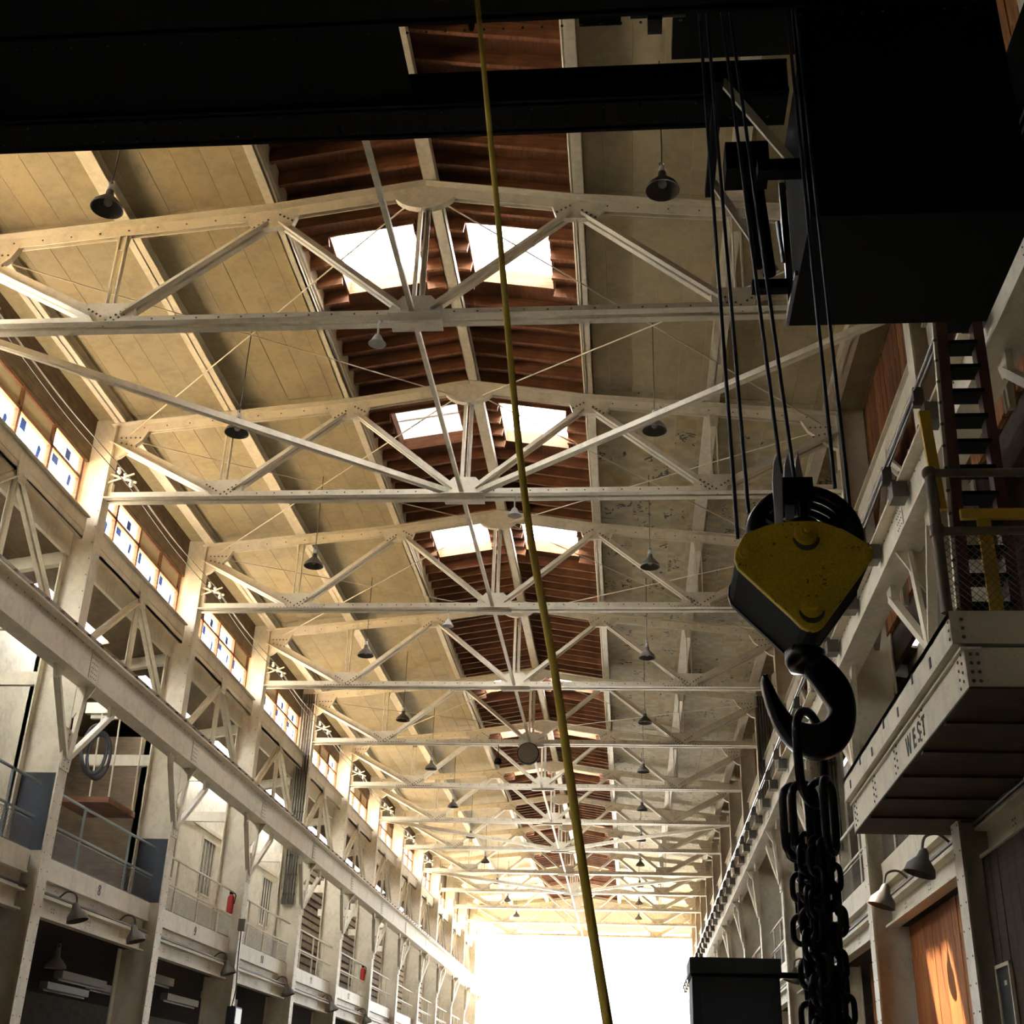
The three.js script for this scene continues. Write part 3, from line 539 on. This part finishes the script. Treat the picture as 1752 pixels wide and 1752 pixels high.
// ---------------------------------------------------------------- hoist ropes, hook block, hook, chain sling
{
  const R = [[3.84, 3.941, -7.6, 5.08], [3.923, 4.049, -7.8, 5.36], [4.002, 4.276, -7.6, 5.56], [4.091, 4.387, -7.74, 5.55], [4.565, 4.609, -7.6, 5.45], [4.676, 4.733, -7.8, 5.33]];
  R.forEach(([xt, xb, z, ye], k) => { const o = thing('wire_rope', `dark steel hoist rope, ${ORD[k + 1]} of six counted from the far left`, 'rope', 'hoist ropes'); mesh('rope', [rod(V(xt + (xt - xb) * 0.1, 11.13, z), V(xb + (xt - xb) * (ye - 5.2) / 5.4, ye, z), 0.014, 8)], ropeSteel, o); });
  const b = thing('hook_block', 'yellow and black crane hook block hanging on the ropes', 'hook block');
  const P = [[3.92, 4.82], [3.905, 4.88], [3.91, 4.94], [3.98, 5.06], [4.12, 5.12], [4.27, 5.15], [4.46, 5.15], [4.61, 5.09], [4.74, 5.0], [4.79, 4.92], [4.785, 4.88], [4.76, 4.85], [4.44, 4.42], [4.41, 4.395], [4.38, 4.385], [4.34, 4.39], [4.3, 4.41], [4.24, 4.48]];
  const cheek = mesh('cheek_plate', plate(P, 0.05, 0.008).translate(0, 0, -7.5), yellowPaint, b, 'yellow cheek plate');
  const c = [4.36, 4.78], Q = P.map(([x, y]) => [c[0] + (x - c[0]) * 0.97, c[1] + (y - c[1]) * 0.97]);
  mesh('body', plate(Q, 0.6, 0.02).translate(0, 0, -7.82), black, b);
  mesh('cheek_plate', plate(P, 0.05, 0.006).translate(0, 0, -8.13), blackGloss, b);
  for (const z of [-7.62, -7.74, -7.86]) mesh('sheave', [new THREE.TorusGeometry(0.325, 0.055, 10, 40).scale(1.03, 1, 1).translate(4.385, 5.1, z), new THREE.TorusGeometry(0.1, 0.05, 8, 20).translate(4.385, 5.1, z), ...[0, 1, 2, 3, 4, 5].map((k) => bar(V(4.385, 5.1, z), V(4.385 + Math.cos(k * 1.047 + 0.5) * 0.32, 5.1 + Math.sin(k * 1.047 + 0.5) * 0.32, z), 0.05, 0.05))], blackGloss, b);
  for (const [x, y, r] of [[4.372, 5.05, 0.07], [4.372, 4.54, 0.065], [3.97, 4.915, 0.035], [4.755, 4.91, 0.033]]) {
    mesh('pin_nut', [new THREE.CylinderGeometry(r, r * 1.15, 0.035, 20).rotateX(Math.PI / 2).translate(x, y, -7.46), new THREE.CylinderGeometry(r * 0.62, r * 0.62, 0.06, 6).rotateX(Math.PI / 2).translate(x, y, -7.43), new THREE.CylinderGeometry(r * 0.3, r * 0.3, 0.09, 12).rotateX(Math.PI / 2).translate(x, y, -7.42)], yellowPaint, cheek);
    if (r > 0.05) mesh('grease_smear', plate(Array.from({ length: 12 }, (_, k) => { const a = Math.PI * (1 + k / 11); return [Math.cos(a) * r * 1.25, Math.sin(a) * r * 1.3 * (k % 11 ? 1 : 0.4)]; }), 0.003).translate(x, y - r * 0.35, -7.4735), darkInk, cheek, 'dark grease smear');
  }
  for (const [x, y, z, h, w] of [[4.215, 5.16, -7.56, 0.54, 0.055], [4.305, 5.16, -7.68, 0.6, 0.055], [4.395, 5.16, -7.8, 0.68, 0.055]]) { mesh('rope_guard', plate([[x - w / 2, y], [x + w / 2, y], [x + w / 2 + 0.015, y + h * 0.62], [x + w * 0.28, y + h], [x - w * 0.2, y + h * 0.86], [x - w / 2, y + h * 0.6]], 0.03, 0.006).translate(0, 0, z), finSteel, b, 'pale steel rope guard blade'); }
  mesh('guard_collar', [box(4.25, 4.46, 5.36, 5.52, -7.84, -7.57)], black, b);

  const h = thing('crane_hook', 'big black forged hook under the yellow block', 'hook');
  const H = new THREE.Shape();
  H.moveTo(4.25, 4.36);
  H.splineThru([[4.43, 4.33], [4.58, 4.17], [4.635, 4.0], [4.61, 3.81], [4.52, 3.68], [4.38, 3.63], [4.24, 3.68], [4.14, 3.81], [4.08, 3.98], [4.055, 4.13], [4.075, 4.175]].map((p) => new THREE.Vector2(...p)));
  H.splineThru([[4.11, 4.14], [4.18, 3.98], [4.26, 3.88], [4.36, 3.85], [4.44, 3.89], [4.46, 3.97], [4.39, 4.1], [4.32, 4.22], [4.25, 4.36]].map((p) => new THREE.Vector2(...p)));
  mesh('hook_body', new THREE.ExtrudeGeometry(H, { depth: 0.04, bevelEnabled: true, bevelThickness: 0.055, bevelSize: 0.03, bevelOffset: -0.03, bevelSegments: 5, curveSegments: 12 }).translate(0, 0, -7.76), blackGloss, h);
  mesh('shank', [lathe([[0.001, 0], [0.1, 0.02], [0.13, 0.08], [0.13, 0.15], [0.09, 0.185], [0.001, 0.185]], 24).translate(4.35, 4.19, -7.76)], blackGloss, h);

  const g = thing('chain_sling', 'bundle of black lifting chains hanging from the hook', 'chain');
  const link = (L, w, r) => { const p = []; const n = 10; for (let k = 0; k <= n; k++) { const a = Math.PI * k / n; p.push(V(Math.cos(a) * w / 2, L / 2 - w / 2 + Math.sin(a) * w / 2, 0)); } for (let k = 0; k <= n; k++) { const a = Math.PI + Math.PI * k / n; p.push(V(Math.cos(a) * w / 2, -L / 2 + w / 2 + Math.sin(a) * w / 2, 0)); } return new THREE.TubeGeometry(new THREE.CatmullRomCurve3(p, true), 40, r, 8, true); };
  const put = (name, geo, x, y, z, ry, rz = 0) => { const m = mesh(name, geo, blackGloss, g); m.position.set(x, y, z); m.rotation.set(0, ry, rz, 'YZX'); return m; };
  put('master_link', link(0.58, 0.32, 0.03), 4.335, 3.645, -7.74, Math.PI / 2 - 0.62, 0.02);
  const big = link(0.44, 0.17, 0.026);
  for (const [x, z, ry] of [[4.24, -7.84, 0.25], [4.28, -7.78, 0.5], [4.37, -7.7, -0.7], [4.41, -7.66, 1.1]]) put('intermediate_link', big, x, 3.27, z, ry);
  const small = link(0.16, 0.09, 0.018);
  const strands = [[4.22, -7.86, 4.27, 0], [4.27, -7.78, 4.3, 0.4], [4.31, -7.84, 4.29, 0.8], [4.33, -7.72, 4.34, 0.2], [4.38, -7.68, 4.39, 0.6], [4.41, -7.72, 4.43, 1.1], [4.25, -7.7, 4.28, 0.9], [4.3, -7.66, 4.33, 0.5]];
  strands.forEach(([x0, z, x1, ph], k) => { const n = 17; for (let q = 0; q < n; q++) { const t = q / (n - 1); put('chain_link', small, x0 + (x1 - x0) * t + 0.012 * Math.sin(q * 1.3 + k), 3.12 - q * 0.122 - k * 0.017, z, ph + (q % 2 ? Math.PI / 2 : 0) + 0.15 * Math.sin(q + k)); } });

  const y = thing('tag_line', 'yellow tag line rope hanging slantwise from the crane bridge', 'rope');
  mesh('rope', tube([V(2.06, 9.595, -7.03), V(2.36, 7.1, -6.5), V(2.67, 4.54, -6.0), V(2.86, 3.5, -5.65), V(3.02, 2.49, -5.3), V(3.16, 1.7, -4.85)], 0.02, 60, 8), yellowRope, y);
}

// ---------------------------------------------------------------- landing platform on the hook side
{
  const p = thing('landing_platform', 'riveted steel landing platform jutting from the gallery, lettered WEST', 'platform');
  const z0 = -10.42, z1 = -16.45;
  mesh('deck_plate', [box(6.0, 7.35, 5.6, 5.66, z1, z0)], paint, p);
  mesh('edge_channel', [box(6.0, 6.03, 5.36, 5.66, z1, z0), box(6.03, 6.12, 5.36, 5.385, z1, z0)], paint, p);
  mesh('edge_beam', [box(6.09, 6.11, 4.97, 5.33, z1, z0), box(6.06, 6.24, 5.31, 5.335, z1, z0)], paint, p);
  mesh('bottom_plate', [box(6.09, 7.35, 4.955, 4.975, z1, z0)], darkWood, p);
  mesh('end_channel', [box(6.0, 7.35, 5.36, 5.66, z0 - 0.02, z0 + 0.01)], paint, p); mesh('end_beam', [box(6.09, 7.35, 4.97, 5.33, z0 - 0.03, z0 - 0.01)], paint, p);
  mesh('end_channel', [box(6.0, 7.35, 5.36, 5.66, z1, z1 + 0.02)], paint, p); mesh('end_beam', [box(6.09, 7.35, 4.97, 5.33, z1, z1 + 0.02)], paint, p);
  for (let k = 1; k < 6; k++) mesh('floor_joist', [box(6.11, 7.35, 4.93, 5.31, z0 + (z1 - z0) * k / 6 - 0.05, z0 + (z1 - z0) * k / 6 + 0.05)], darkWood, p);
  const rv = [];
  for (const f of [0.03, 0.3, 0.52, 0.74, 0.96]) for (const dz of [-0.06, 0.06]) for (let k = 0; k < 4; k++) rv.push(rivetAt(6.088, 5.03 + k * 0.08 + (dz > 0 ? 0.03 : 0), z0 + (z1 - z0) * f + dz, 0.02, -1));
  for (let k = 0; k < 4; k++) rv.push(rivetAt(6.14, 5.03 + k * 0.08, z0 - 0.008, 0.02), rivetAt(6.2, 5.03 + k * 0.08, z0 - 0.008, 0.02)); for (let k = 0; k < 3; k++) rv.push(rivetAt(6.1, 5.42 + k * 0.08, z0 + 0.012, 0.02), rivetAt(5.998, 5.42 + k * 0.08, z0 - 0.06, 0.02, -1));
  mesh('rivets', rv, rivetM, p).userData.kind = 'stuff';
  for (let k = 0; k < 7; k++) mesh('bolt_slot', box(5.994, 6.0, 5.42 + (k % 2) * 0.1, 5.52 + (k % 2) * 0.1, z0 - 0.8 - k * 0.78, z0 - 0.86 - k * 0.78), darkInk, p);
  mesh('stencil_lettering', text('W E S T', 0.2).rotateY(-Math.PI / 2).translate(6.089, 5.14, -12.55), darkInk, p, 'stencilled word WEST');
  mesh('rail_post', [rod(V(6.0, 5.66, -10.46), V(6.0, 7.04, -10.46), 0.05, 14), new THREE.SphereGeometry(0.07, 14, 10).translate(6.0, 7.04, -10.46), new THREE.CylinderGeometry(0.065, 0.065, 0.1, 14).translate(6.0, 6.45, -10.46)], rustSteel, p);
  mesh('top_rail', [rod(V(6.0, 7.04, -10.46), V(7.3, 7.04, -10.46), 0.04, 12)], rustSteel, p); mesh('middle_rail', [rod(V(6.0, 6.45, -10.46), V(7.3, 6.45, -10.46), 0.04, 12)], rustSteel, p);
  const l = []; for (let t = -0.8; t < 1.35; t += 0.07) for (const d of [1, -1]) { const a = Math.max(0, t), b = Math.min(1.35, t + 0.75); if (b <= a) continue; const ya = d > 0 ? a - t : 0.75 - (a - t), yb = d > 0 ? b - t : 0.75 - (b - t); l.push(bar(V(6.0 + a, 5.68 + ya, -10.47), V(6.0 + b, 5.68 + yb, -10.47), 0.005, 0.005)); }
  mesh('wire_mesh', l, rustSteel, p).userData.kind = 'stuff';
  // steep ladder up from the platform to the runway
  const s = thing('ladder_stair', 'steep dark brown ladder stair rising from the landing platform', 'ladder');
  mesh('stringer', [bar(V(6.24, 5.67, -10.78), V(6.36, 9.0, -10.7), 0.1, 0.14)], redBrown, s); mesh('stringer', [bar(V(6.68, 5.67, -10.78), V(6.7, 9.0, -10.7), 0.1, 0.14)], redBrown, s);
  for (let k = 0; k < 12; k++) { const t = (k + 0.6) / 12.4; mesh('tread', [box(6.28 + 0.12 * t, 6.66, 5.66 + 3.4 * t - 0.02, 5.66 + 3.4 * t + 0.02, -10.9 + 0.08 * t, -10.66 + 0.08 * t)], black, s); }
  mesh('side_angle', [bar(V(6.17, 5.7, -10.75), V(6.29, 9.0, -10.67), 0.03, 0.05)], paint, s, 'pale angle strip along the ladder');
  const bl = []; for (let k = 0; k < 14; k++) { const t = k / 14; bl.push(rivetAt(6.17 + 0.12 * t, 5.8 + 3.3 * t, -10.72 + 0.08 * t, 0.022)); } mesh('bolts', bl, rivetM, s).userData.kind = 'stuff';
  const yb = thing('yellow_guard_bar', 'slanting yellow guard bar beside the ladder stair', 'bar'); mesh('bar', [bar(V(6.09, 7.85, -10.72), V(6.14, 6.8, -10.74), 0.1, 0.05)], yellowTrim, yb); mesh('foot', [rod(V(6.12, 6.82, -10.73), V(6.06, 7.1, -10.56), 0.018)], rustSteel, yb);
  const yt = thing('yellow_gate_bar', 'dull yellow T-shaped gate bar behind the platform rail', 'bar'); mesh('bar', [box(6.26, 7.0, 6.62, 6.72, -10.6, -10.55)], yellowTrim, yt); mesh('leg', [box(6.4, 6.52, 5.67, 6.62, -10.59, -10.56)], yellowTrim, yt);
}

// ---------------------------------------------------------------- ground level on the hook side
{
  const d = struct('door_10', 'tall orange-brown plank door under the gallery beyond the first hook-side column', 'door');
  for (let k = 0; k < 13; k++) { const z = -17.3 - k * 0.32; mesh('plank', box(7.7 - rnd() * 0.015, 7.76, 0, 4.5, z - 0.312, z), doorWood[Math.floor(rnd() * 3)], d); }
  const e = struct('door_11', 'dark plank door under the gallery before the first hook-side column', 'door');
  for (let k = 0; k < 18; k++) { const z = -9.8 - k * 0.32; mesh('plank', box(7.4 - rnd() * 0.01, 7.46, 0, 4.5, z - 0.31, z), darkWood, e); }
  const f = thing('notice_frame', 'small dark framed notice on the dark planks under the platform', 'frame');
  mesh('board', box(7.37, 7.385, 2.6, 3.24, -15.42, -14.92), darkGreen, f); mesh('frame', [box(7.35, 7.39, 3.24, 3.28, -15.46, -14.88), box(7.35, 7.39, 2.56, 2.6, -15.46, -14.88), box(7.35, 7.39, 2.56, 3.28, -15.46, -15.42), box(7.35, 7.39, 2.56, 3.28, -14.92, -14.88)], paint, f);
  mesh('label', box(7.366, 7.37, 3.05, 3.1, -15.2, -15.1), paint, f); 
  const kn = thing('door_knob', 'small bright round knob on the dark planks under the platform', 'knob'); mesh('knob', new THREE.SphereGeometry(0.06, 16, 12).translate(7.33, 4.35, -13.4), whiteEnamel, kn); mesh('stem', rod(V(7.33, 4.35, -13.4), V(7.4, 4.35, -13.4), 0.02), rustSteel, kn);
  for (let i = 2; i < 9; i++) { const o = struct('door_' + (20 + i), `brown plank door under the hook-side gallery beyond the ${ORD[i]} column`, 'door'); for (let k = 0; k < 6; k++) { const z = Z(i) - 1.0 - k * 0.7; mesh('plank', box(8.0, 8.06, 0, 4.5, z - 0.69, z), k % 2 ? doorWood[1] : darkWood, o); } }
  const m = thing('machine_cabinet', 'tall dark machine cabinet standing in front of the bright end doorway', 'machine');
  mesh('body', box(3.85, 4.76, 0, 2.98, -14.8, -14.0), darkGreen, m); mesh('cap', [box(3.83, 4.78, 2.99, 3.14, -14.82, -13.97)], darkGreen, m); mesh('seam', [box(3.84, 4.77, 2.95, 2.98, -14.81, -13.985)], black, m);
  mesh('arm', [rod(V(4.7, 3.0, -14.2), V(5.06, 3.0, -14.2), 0.03, 12)], black, m);
  mesh('door_panel', box(3.95, 4.66, 0.3, 2.8, -14.0, -13.985), navy, m);
}

// ---------------------------------------------------------------- lamps
const dome = [[0.03, 0.26], [0.055, 0.25], [0.06, 0.17], [0.1, 0.13], [0.2, 0.02], [0.225, -0.05], [0.215, -0.05], [0.19, 0.02], [0.09, 0.12], [0.02, 0.14]];
function pendant(label, p, len, group) {
  const o = thing('pendant_lamp', label, 'lamp', group, p);
  const sh = mesh('shade', lathe(dome, 24), shadeOut, o); mesh('cap', lathe([[0.001, 0.36], [0.035, 0.36], [0.05, 0.3], [0.05, 0.25], [0.001, 0.25]], 16), shadeIn, o);
  mesh('bulb', new THREE.SphereGeometry(0.06, 12, 10).translate(0, 0.06, 0), shadeIn, sh);
  mesh('cord', [rod(V(0, 0.34, 0), V(0, len, 0), 0.01, 6)], shadeOut, o); mesh('hanger_hook', new THREE.TorusGeometry(0.04, 0.01, 6, 14).translate(0, 0.39, 0), shadeIn, o);
  return o;
}
for (let i = 0; i < 12; i++) for (const s of [-1, 1]) {
  const z = i === 0 ? -12.95 : (Z(i) + Z(i + 1)) / 2 - (s < 0 ? 0.42 : 0.56), x = s < 0 ? -3.85 : 3.72;
  pendant(`dark dome pendant lamp ${i === 0 ? 'just beyond the crane bridge' : `between the ${ORD[i]} and ${ORD[i + 1]} trusses`} on the ${s < 0 ? 'clerestory' : 'hook'} side`, V(x, 12.62, z), yTop(x) + 0.36 - 12.62, 'dome pendant lamps');
}
[[1, -0.57], [2, 1.02], [3, -1.11]].forEach(([i, x]) => {
  const o = thing('small_fixture', `small pale lamp hanging below the ${ORD[i]} truss near the ridge`, 'lamp', 'small lamps under the trusses', V(x, HB - 0.5, Z(i)));
  mesh('stem', [rod(V(0, 0.16, 0), V(0, 0.42, 0), 0.016)], whiteEnamel, o); mesh('shade', lathe([[0.02, 0.18], [0.05, 0.15], [0.1, 0.05], [0.14, 0], [0.13, 0], [0.06, 0.1], [0.001, 0.12]], 20), whiteEnamel, o); mesh('rose', [lathe([[0.001, 0.45], [0.06, 0.45], [0.06, 0.42], [0.001, 0.42]], 14)], whiteEnamel, o);
});
{
  const o = thing('small_fixture', 'small black lamp hanging below the fifth truss near the ridge', 'lamp', 'small lamps under the trusses', V(-1.08, HB - 0.72, Z(5)));
  mesh('stem', [rod(V(0, 0.1, 0), V(0, 0.63, 0), 0.014)], black, o); mesh('shade', lathe([[0.02, 0.2], [0.1, 0.16], [0.13, 0.04], [0.12, 0.0], [0.001, 0.1]], 20), black, o);
  const d = thing('round_loudspeaker', 'round dark grey disc hanging at the centre of the fifth truss', 'loudspeaker', null, V(-0.06, 12.16, Z(5) + 0.3));
  mesh('drum', new THREE.CylinderGeometry(0.36, 0.36, 0.14, 36).rotateX(Math.PI / 2), black, d); mesh('face', new THREE.CylinderGeometry(0.33, 0.33, 0.02, 36).rotateX(Math.PI / 2).translate(0, 0, 0.075), rustSteel, d); for (const s of [-1, 1]) mesh('hanger', [rod(V(s * 0.12, 0.3, -0.05), V(s * 0.12, 0.4, -0.22), 0.02)], black, d);
}
// gooseneck lamps along the gallery beams
function gooseneck(label, s, z, y = 4.9) {
  const o = thing('gooseneck_lamp', label, 'lamp', 'gooseneck lamps under the galleries', V(s * 7.34, y, z)); const d = -s;
  mesh('neck', tube([V(0, 0, 0), V(d * 0.16, 0.12, 0), V(d * 0.32, 0.08, 0), V(d * 0.38, -0.1, 0)], 0.018, 16, 8), shadeOut, o);
  const sh = mesh('shade', lathe([[0.03, 0.2], [0.06, 0.16], [0.08, 0.08], [0.18, -0.04], [0.2, -0.14], [0.19, -0.14], [0.16, -0.04], [0.05, 0.06]], 24).rotateZ(d * 0.3).translate(d * 0.4, -0.26, 0), shadeOut, o);
  mesh('bulb', new THREE.SphereGeometry(0.05, 12, 10).translate(d * 0.39, -0.3, 0), shadeIn, sh);
}
gooseneck('dark gooseneck lamp nearest the first hook-side column, over the orange door', 1, -16.7); gooseneck('dark gooseneck lamp over the orange door, further from the platform', 1, -19.4);
for (const i of [2, 3, 4, 5]) gooseneck(`dark gooseneck lamp on the hook-side beam between the ${ORD[i]} and ${ORD[i + 1]} columns`, 1, Z(i) - 3);
gooseneck('dark gooseneck lamp under bay number 8, nearer the second column', -1, -23.0); gooseneck('dark gooseneck lamp under bay number 8, nearer the third column', -1, -26.0);
for (const i of [3, 4, 5, 6]) gooseneck(`dark gooseneck lamp on the clerestory-side beam between the ${ORD[i]} and ${ORD[i + 1]} columns`, -1, Z(i) - 4.6);
// fluorescent battens in the dark aisle under the left gallery
[[-11.6, -34.6, 3], [-12.0, -37.2, 2], [-13.5, -38, 3], [-9.2, -33.6, 2.4], [-11, -41, 3], [-9.4, -40, 3]].forEach(([x, z, L], k) => {
  const o = thing('fluorescent_batten', `faint fluorescent batten in the dark aisle under the gallery, ${ORD[k + 1]} from the front`, 'lamp', 'battens in the dark aisle', V(x, 4.3, z));
  mesh('housing', box(-0.12, 0.12, 0.06, 0.26, -L / 2, L / 2), whiteEnamel, o); mesh('tube', [rod(V(0, 0.02, -L / 2 + 0.05), V(0, 0.02, L / 2 - 0.05), 0.02)], whiteEnamel, o);
});
{ const o = pendant('pale cone lamp hanging in the dark aisle beyond the second column', V(-8.6, 4.02, -26.2), 0.55, null); o.children.forEach((c) => { if (c.name === 'shade') c.material = shadeIn; }); }
{
  const o = thing('floodlight', 'white rectangular floodlight on the fourth clerestory-side column', 'lamp', null, V(-6.95, 3.6, Z(4) + 0.3));
  mesh('housing', box(-0.16, 0.06, -0.22, 0.22, -0.3, 0.3), navy, o); mesh('lens', box(0.06, 0.075, -0.18, 0.18, -0.26, 0.26), whiteEnamel, o); mesh('bracket', [rod(V(-0.2, 0, 0), V(-0.1, 0.25, 0), 0.02)], black, o); mesh('cable', tube([V(-0.14, 0.2, 0), V(-0.05, 0.6, 0.1), V(-0.1, 1.4, 0.05), V(-0.12, 2.2, 0)], 0.014), black, o); mesh('junction_box', box(-0.2, -0.02, 2.1, 2.4, -0.08, 0.08), rustSteel, o);
}

// ---------------------------------------------------------------- small things on walls and columns
[[4, 'fourth'], [7, 'seventh']].forEach(([i, w]) => { const o = thing('fire_extinguisher', `red fire extinguisher on the ${w} clerestory-side column above the gallery`, 'extinguisher', null, V(-7.5, 6.15, Z(i) + 0.17)); mesh('cylinder', lathe([[0.001, 0], [0.08, 0], [0.09, 0.03], [0.09, 0.42], [0.04, 0.5], [0.001, 0.5]], 18), redPaint, o); mesh('valve', box(-0.05, 0.05, 0.5, 0.58, -0.02, 0.02), black, o); mesh('hose', tube([V(0.03, 0.54, 0), V(0.12, 0.5, 0.02), V(0.11, 0.25, 0.03)], 0.014), black, o); });
const bundle = (label, s, i, y0, y1, n = 6) => { const o = thing('conduit_bundle', label, 'pipes', 'conduit bundles on columns'); n = 5; for (let k = 0; k < n; k++) mesh('pipe', [rod(V(s * (7.44 + k * 0.085), y0, Z(i) + 0.12), V(s * (7.44 + k * 0.085), y1, Z(i) + 0.12), 0.03)], shadeOut, o); for (const y of [y0 + 0.3, (y0 + y1) / 2, y1 - 0.3]) mesh('strap', [box(s * 7.4, s * (7.4 + n * 0.085), y, y + 0.05, Z(i) + 0.05, Z(i) + 0.1)], rustSteel, o); };
bundle('dark vertical conduits on the fifth clerestory-side column above the runway', -1, 5, 9.9, 14.2); bundle('dark vertical conduits on the fifth clerestory-side column below the runway', -1, 5, 7.3, 9.1);
bundle('dark vertical conduits on the fifth hook-side column above the runway', 1, 5, 9.9, 14.2, 5); bundle('dark vertical conduits on the third hook-side column below the runway', 1, 3, 6.9, 9.1, 5);
// wires along the left eaves on insulator brackets
for (const [k, y, x] of [[0, 13.15, -7.0], [1, 12.85, -6.9], [2, 13.3, -7.15]]) { const o = thing('service_wire', `thin service wire along the clerestory eaves, ${['middle', 'lowest', 'highest'][k]} of three`, 'wire', 'service wires'); for (let i = 0; i < 9; i++) mesh('wire', tube([V(x, y, Z(i)), V(x, y - 0.12, (Z(i) + Z(i + 1)) / 2), V(x, y, Z(i + 1))], 0.01, 10, 5), shadeOut, o); }
for (let i = 1; i <= 9; i++) {
  const o = thing('insulator_bracket', `pale insulator bracket with wires on the ${ORD[i]} clerestory-side column head`, 'bracket', 'insulator brackets');
  mesh('arm', [bar(V(-7.33, 13.12, Z(i) + 0.05), V(-6.75, 12.92, Z(i) + 0.05), 0.04, 0.04), bar(V(-7.33, 12.9, Z(i) + 0.1), V(-6.8, 13.1, Z(i) + 0.1), 0.03, 0.03)], paint, o);
  for (const [x, y] of [[-7.15, 13.3], [-7.0, 13.15], [-6.85, 13.0]]) mesh('insulator', lathe([[0.001, -0.09], [0.03, -0.09], [0.05, -0.04], [0.03, 0], [0.05, 0.04], [0.001, 0.07]], 12).translate(x, y - 0.085, Z(i) + 0.06), whiteEnamel, o);
}
// cradle hanging in the open bay behind the second column
{
  const o = thing('hoist_cradle', 'brown hanging wooden cradle on rods over the gallery beyond the second column', 'cradle');
  mesh('tray', [box(-9.2, -8.0, 7.35, 7.47, -27.6, -26.0)], winWood, o); for (const [x, z] of [[-8.05, -27.5], [-9.1, -27.5], [-8.05, -26.1], [-9.1, -26.1]]) mesh('hanging_rod', [rod(V(x, 7.4, z), V(x, 9.8, z + 0.15), 0.022)], paint, o);
  mesh('top_beam', [bar(V(-9.5, 9.85, -26.05), V(-7.6, 9.85, -26.05), 0.18, 0.26), bar(V(-9.5, 9.85, -27.4), V(-7.6, 9.85, -27.4), 0.18, 0.26)], paint, o);
  mesh('cable_coil', [new THREE.TorusGeometry(0.42, 0.05, 8, 28).scale(0.7, 1.3, 1).rotateY(0.9).translate(-8.7, 8.6, -26.4), new THREE.TorusGeometry(0.36, 0.05, 8, 28).scale(0.7, 1.4, 1).rotateY(0.7).translate(-8.62, 8.5, -26.5)], darkInk, o, 'dark coil of cable');
}
renderer.render(scene, camera);
